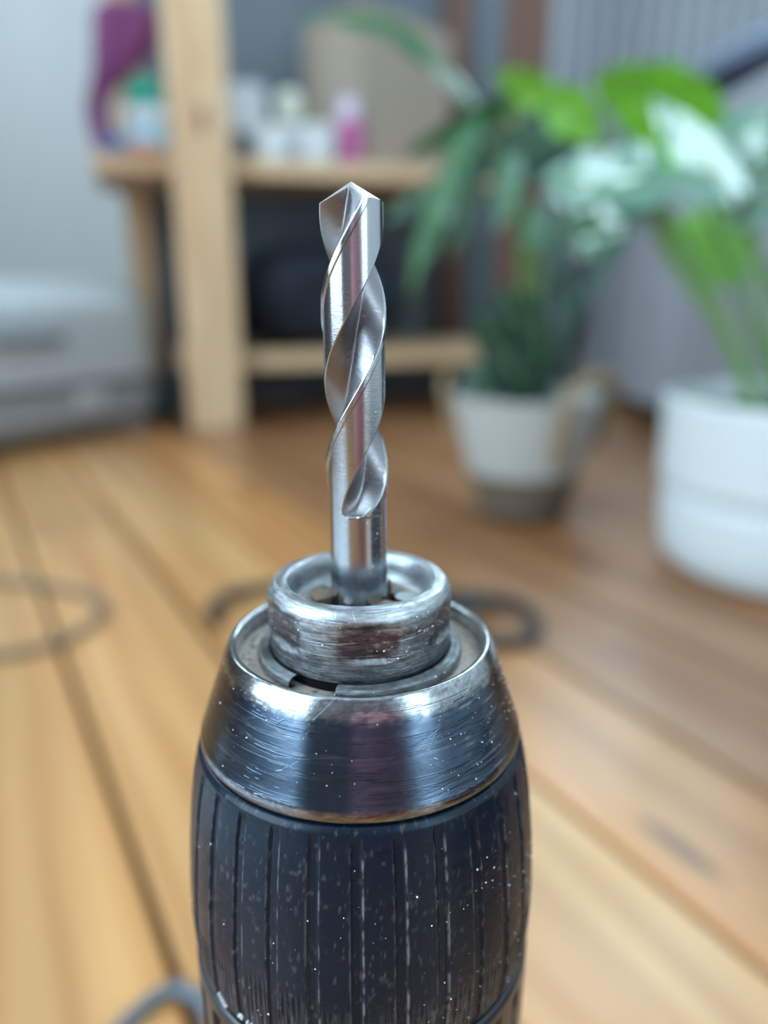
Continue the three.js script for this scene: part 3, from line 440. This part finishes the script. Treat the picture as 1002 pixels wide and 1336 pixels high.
{ // large white pot on the right
  const o = [0.440, 0, -0.795], p = thing('potted_plant', 'large-leaved plant in a white two-tier pot at the right edge', 'plant', o);
  const cer = matte('white ceramic', 0.56, 0.60, 0.61, 0.4);
  part('pot', lathe([[0, 0], [0.120, 0, 0.03], [0.1355, 0.03, 0.04], [0.1365, 0.083, 0.004], [0.1305, 0.087, 0.002], [0.1305, 0.096, 0.002], [0.1405, 0.099, 0.004], [0.1425, 0.187, 0.004], [0.1375, 0.190, 0.002], [0.134, 0.165], [0, 0.165]], 96), cer, p);
  part('soil', lathe([[0, 0.172], [0.06, 0.174], [0.134, 0.166]], 48), matte('dark potting soil', 0.02, 0.022, 0.02, 0.95), p);
  const S = (x, z) => [x, 0.17, z];
  foliage(p, o, [
    [[0.216, 0.457, -0.880], [0.113, 0.513, -0.900], [0.15, 0.6, -0.75], 0.026, LEAF.bright, { lobes: 2, sag: 0.10, fold: -0.35 }, [S(0.42, -0.86), [0.33, 0.34, -0.88], [0.26, 0.42, -0.88]], 0.004],
    [[0.323, 0.443, -0.840], [0.207, 0.499, -0.860], [0.1, 0.75, -0.65], 0.046, LEAF.bright, { sag: 0.14, fold: -0.3 }, [S(0.44, -0.87), [0.37, 0.33, -0.88], [0.33, 0.40, -0.86]], 0.004],
    [[0.242, 0.385, -0.740], [0.151, 0.395, -0.800], [-0.545, 0.18, 0.82], 0.036, LEAF.gloss, { ripple: 0.0006, lobes: 2, sag: 0.07, fold: -0.14 }, [S(0.385, -0.79), [0.335, 0.26, -0.78], [0.270, 0.335, -0.775], [0.25, 0.37, -0.76]], 0.0075],
    [[0.315, 0.395, -0.740], [0.163, 0.370, -0.720], [-0.15, 0.72, 0.68], 0.036, LEAF.gloss, { ripple: 0.0006, lobes: 2, fold: -0.35, sag: 0.08 }, [S(0.41, -0.79), [0.36, 0.30, -0.76], [0.33, 0.37, -0.75]], 0.004],
    [[0.302, 0.380, -0.720], [0.243, 0.463, -0.782], [-0.545, 0.128, 0.83], 0.017, LEAF.gloss, { ripple: 0.0006, fold: -0.04, sag: 0.02 }, null],
    [[0.366, 0.423, -0.740], [0.309, 0.372, -0.790], [-0.545, 0.16, 0.83], 0.034, LEAF.gloss, { ripple: 0.0006, lobes: 2, fold: -0.3, sag: 0.10 }, [S(0.43, -0.80), [0.425, 0.30, -0.77], [0.41, 0.39, -0.755]], 0.005],
    [[0.306, 0.413, -0.780], [0.351, 0.448, -0.745], [-0.5, 0.2, 0.83], 0.026, LEAF.gloss, { ripple: 0.0006, fold: -0.2, sag: 0.06 }, [S(0.46, -0.82), [0.40, 0.30, -0.82], [0.325, 0.38, -0.79]], 0.004],
    [[0.385, 0.388, -0.760], [0.308, 0.347, -0.740], [-0.35, 0.5, 0.8], 0.024, LEAF.gloss, { ripple: 0.0006, fold: -0.25, sag: 0.06 }, [S(0.48, -0.80), [0.45, 0.30, -0.78]], 0.004],
    [[0.425, 0.335, -0.950], [0.323, 0.359, -0.930], [0.0, 0.45, 0.88], 0.048, LEAF.bright, { fold: -0.2, sag: 0.08 }, [S(0.46, -0.86), [0.43, 0.26, -0.92]], 0.004],
    [[0.252, 0.372, -0.800], [0.176, 0.350, -0.850], [-0.2, 0.8, 0.3], 0.036, LEAF.deep, { fold: -0.3, sag: 0.1 }, null],
    [[0.250, 0.350, -0.86], [0.205, 0.335, -0.90], [-0.4, 0.4, 0.8], 0.016, LEAF.gloss, { ripple: 0.0006, fold: -0.2 }, null],
    [[0.42, 0.47, -0.72], [0.52, 0.42, -0.70], [0, 0.8, 0.5], 0.05, LEAF.gloss, { ripple: 0.0006, lobes: 2, fold: -0.3, sag: 0.1 }, [S(0.50, -0.83), [0.47, 0.33, -0.79], [0.43, 0.43, -0.74]], 0.0045],
  ]);
}
{ // basket pot, centre right
  const o = [0.187, 0, -1.005], p = thing('potted_plant', 'leafy dark green plant in a tapered white basket with rope handles and a natural base', 'plant', o);
  const weave = tex(256, 128, (u, v) => 0.5 + 0.35 * Math.sin(u * 6.283 * 40 + (Math.floor(v * 24) % 2) * 3.14) * Math.sin(v * 6.283 * 12), false);
  part('basket', lathe([[0.072, 0.062], [0.0755, 0.064, 0.002], [0.0985, 0.160, 0.004], [0.0965, 0.165, 0.003], [0.0925, 0.160], [0.069, 0.066]], 80), matte('white painted weave', 0.42, 0.42, 0.40, 0.75, { bumpMap: weave, bumpScale: 0.002 }), p, 'white woven upper part');
  part('basket_base', lathe([[0, 0], [0.056, 0, 0.014], [0.0755, 0.063, 0.003], [0.071, 0.066], [0, 0.066]], 80), matte('natural seagrass', 0.13, 0.10, 0.07, 0.85, { bumpMap: weave, bumpScale: 0.002 }), p, 'natural brown woven base');
  part('soil', lathe([[0, 0.142], [0.092, 0.138]], 48), matte('dark soil', 0.015, 0.02, 0.018, 0.95), p);
  const rope = matte('tan rope', 0.30, 0.21, 0.11, 0.8);
  part('handle', tube([[0.022, 0.085, 0.082], [0.024, 0.13, 0.098], [0.026, 0.165, 0.108], [0.045, 0.190, 0.104], [0.075, 0.196, 0.085], [0.098, 0.180, 0.055], [0.100, 0.158, 0.030], [0.092, 0.10, 0.016]], 0.0065, 60), rope, p, 'looped rope handle on the right');
  part('handle', tube([[-0.092, 0.10, -0.02], [-0.103, 0.150, -0.026], [-0.106, 0.176, -0.045], [-0.09, 0.184, -0.07], [-0.070, 0.165, -0.085], [-0.058, 0.10, -0.073]], 0.0055, 50), rope, p);
  const S = (x, z) => [x, 0.14, z];
  foliage(p, o, [
    [[0.098, 0.512, -1.02], [-0.095, 0.592, -1.02], [-0.2, 0.9, 0.4], 0.030, LEAF.deep, { sag: 0.20, fold: -0.5 }, [S(0.195, -1.06), [0.18, 0.32, -1.05], [0.15, 0.46, -1.03]], 0.0045],
    [[0.150, 0.505, -1.00], [0.020, 0.445, -1.00], [-0.2, 0.5, -0.7], 0.018, LEAF.deep, { sag: 0.04, fold: -0.5 }, [S(0.20, -1.05), [0.185, 0.34, -1.03]], 0.004],
    [[0.095, 0.468, -0.97], [0.030, 0.285, -0.96], [-0.75, 0.15, 0.6], 0.024, LEAF.deep, { sag: 0.06, fold: -0.3 }, [S(0.195, -1.05), [0.17, 0.36, -1.02], [0.13, 0.45, -0.99]], 0.004],
    [[0.105, 0.455, -0.99], [0.078, 0.330, -0.975], [-0.35, 0.35, 0.85], 0.022, LEAF.gloss, { ripple: 0.0006, sag: 0.05, fold: -0.3 }, null],
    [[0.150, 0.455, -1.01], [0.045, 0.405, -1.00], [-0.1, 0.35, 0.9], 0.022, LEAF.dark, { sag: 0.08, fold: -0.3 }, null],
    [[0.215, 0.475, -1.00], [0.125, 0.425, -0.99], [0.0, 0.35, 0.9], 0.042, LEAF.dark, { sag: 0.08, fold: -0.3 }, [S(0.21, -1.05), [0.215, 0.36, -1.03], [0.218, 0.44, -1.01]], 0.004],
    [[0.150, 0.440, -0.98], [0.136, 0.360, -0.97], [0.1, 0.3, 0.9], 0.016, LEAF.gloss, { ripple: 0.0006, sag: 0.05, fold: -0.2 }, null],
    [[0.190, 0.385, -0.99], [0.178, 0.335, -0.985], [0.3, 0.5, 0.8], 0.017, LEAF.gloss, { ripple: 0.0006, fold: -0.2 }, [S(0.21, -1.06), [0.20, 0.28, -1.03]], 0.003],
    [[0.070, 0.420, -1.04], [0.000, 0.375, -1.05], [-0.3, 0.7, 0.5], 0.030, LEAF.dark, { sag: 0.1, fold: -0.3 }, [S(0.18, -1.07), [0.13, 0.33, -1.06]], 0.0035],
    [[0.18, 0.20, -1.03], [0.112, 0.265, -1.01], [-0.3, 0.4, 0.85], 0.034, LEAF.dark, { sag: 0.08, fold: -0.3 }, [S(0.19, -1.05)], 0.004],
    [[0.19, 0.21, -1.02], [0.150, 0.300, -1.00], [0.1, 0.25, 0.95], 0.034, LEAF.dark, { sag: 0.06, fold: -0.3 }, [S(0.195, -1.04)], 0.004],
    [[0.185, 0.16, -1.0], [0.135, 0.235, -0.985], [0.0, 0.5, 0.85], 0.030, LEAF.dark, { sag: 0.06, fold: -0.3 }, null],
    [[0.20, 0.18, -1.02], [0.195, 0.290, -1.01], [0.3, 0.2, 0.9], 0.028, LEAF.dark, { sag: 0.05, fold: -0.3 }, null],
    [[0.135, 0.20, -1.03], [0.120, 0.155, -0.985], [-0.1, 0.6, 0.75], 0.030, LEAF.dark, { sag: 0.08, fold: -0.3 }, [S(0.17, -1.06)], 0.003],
  ]);
  for (const pts of [[[0.215, 0.14, -1.05], [0.24, 0.26, -1.03], [0.215, 0.315, -1.0], [0.20, 0.36, -1.0]], [[0.235, 0.26, -1.03], [0.265, 0.30, -1.02], [0.295, 0.36, -1.02], [0.30, 0.40, -1.03]]]) { const t = part('stem', tube(pts, 0.006, 40, 8), darkStem, p); t.position.set(-o[0], -o[1], -o[2]); }
}

// ---------- unseen things added around the camera to be mirrored in the bit ----------
{
  const b = thing('added_pouffe', 'unseen round pink seat added behind the camera for its reflection in the bit', 'added_pouffe', [0.22, 0, 0.78]);  // added out of view to give the bit its pink reflection
  part('cover', lathe([[0, 0.0], [0.22, 0.0, 0.06], [0.29, 0.14, 0.10], [0.29, 0.30, 0.10], [0.23, 0.44, 0.08], [0, 0.45]], 64), matte('dusty pink wool', 0.50, 0.23, 0.25, 0.95), b); part('seam', new THREE.TorusGeometry(0.286, 0.006, 8, 64).rotateX(Math.PI / 2).translate(0, 0.22, 0), matte('pink piping', 0.42, 0.18, 0.2, 0.9), b);
  const kc = thing('added_case', 'unseen dark tool case added right of the drill for its dark reflection', 'tool case', [0.56, 0, 0.02], 0.1), kp = matte('blue black case plastic', 0.008, 0.012, 0.02, 0.5);  // added out of view to darken reflections on the right of the metal
  part('lid', new RoundedBoxGeometry(0.30, 0.07, 0.42, 4, 0.02).translate(0, 0.130, 0), kp, kc); part('tray', new RoundedBoxGeometry(0.30, 0.095, 0.42, 4, 0.02).translate(0, 0.0475, 0), kp, kc); part('handle', tube([[-0.15, 0.09, -0.06], [-0.18, 0.09, -0.055], [-0.18, 0.09, 0.055], [-0.15, 0.09, 0.06]], 0.009, 30), kp, kc);
  const r = thing('added_rug', 'unseen white mat added left of the camera for its pale reflection', 'added_rug', [-0.68, 0, 0.12]);  // added out of view to give the shank its pale reflection
  part('pile', new RoundedBoxGeometry(0.60, 0.018, 0.95, 3, 0.008).translate(0, 0.010, 0), matte('white wool', 0.72, 0.75, 0.78, 0.95, { bumpMap: tex(128, 128, (u, v) => fbm(u * 50, v * 50, 66, 2), false), bumpScale: 0.003 }), r);
}

const renderer = new THREE.WebGLRenderer({ antialias: true });
renderer.toneMapping = THREE.LinearToneMapping;
renderer.toneMappingExposure = EXPOSURE;
renderer.shadowMap.enabled = true;
renderer.render(scene, camera);
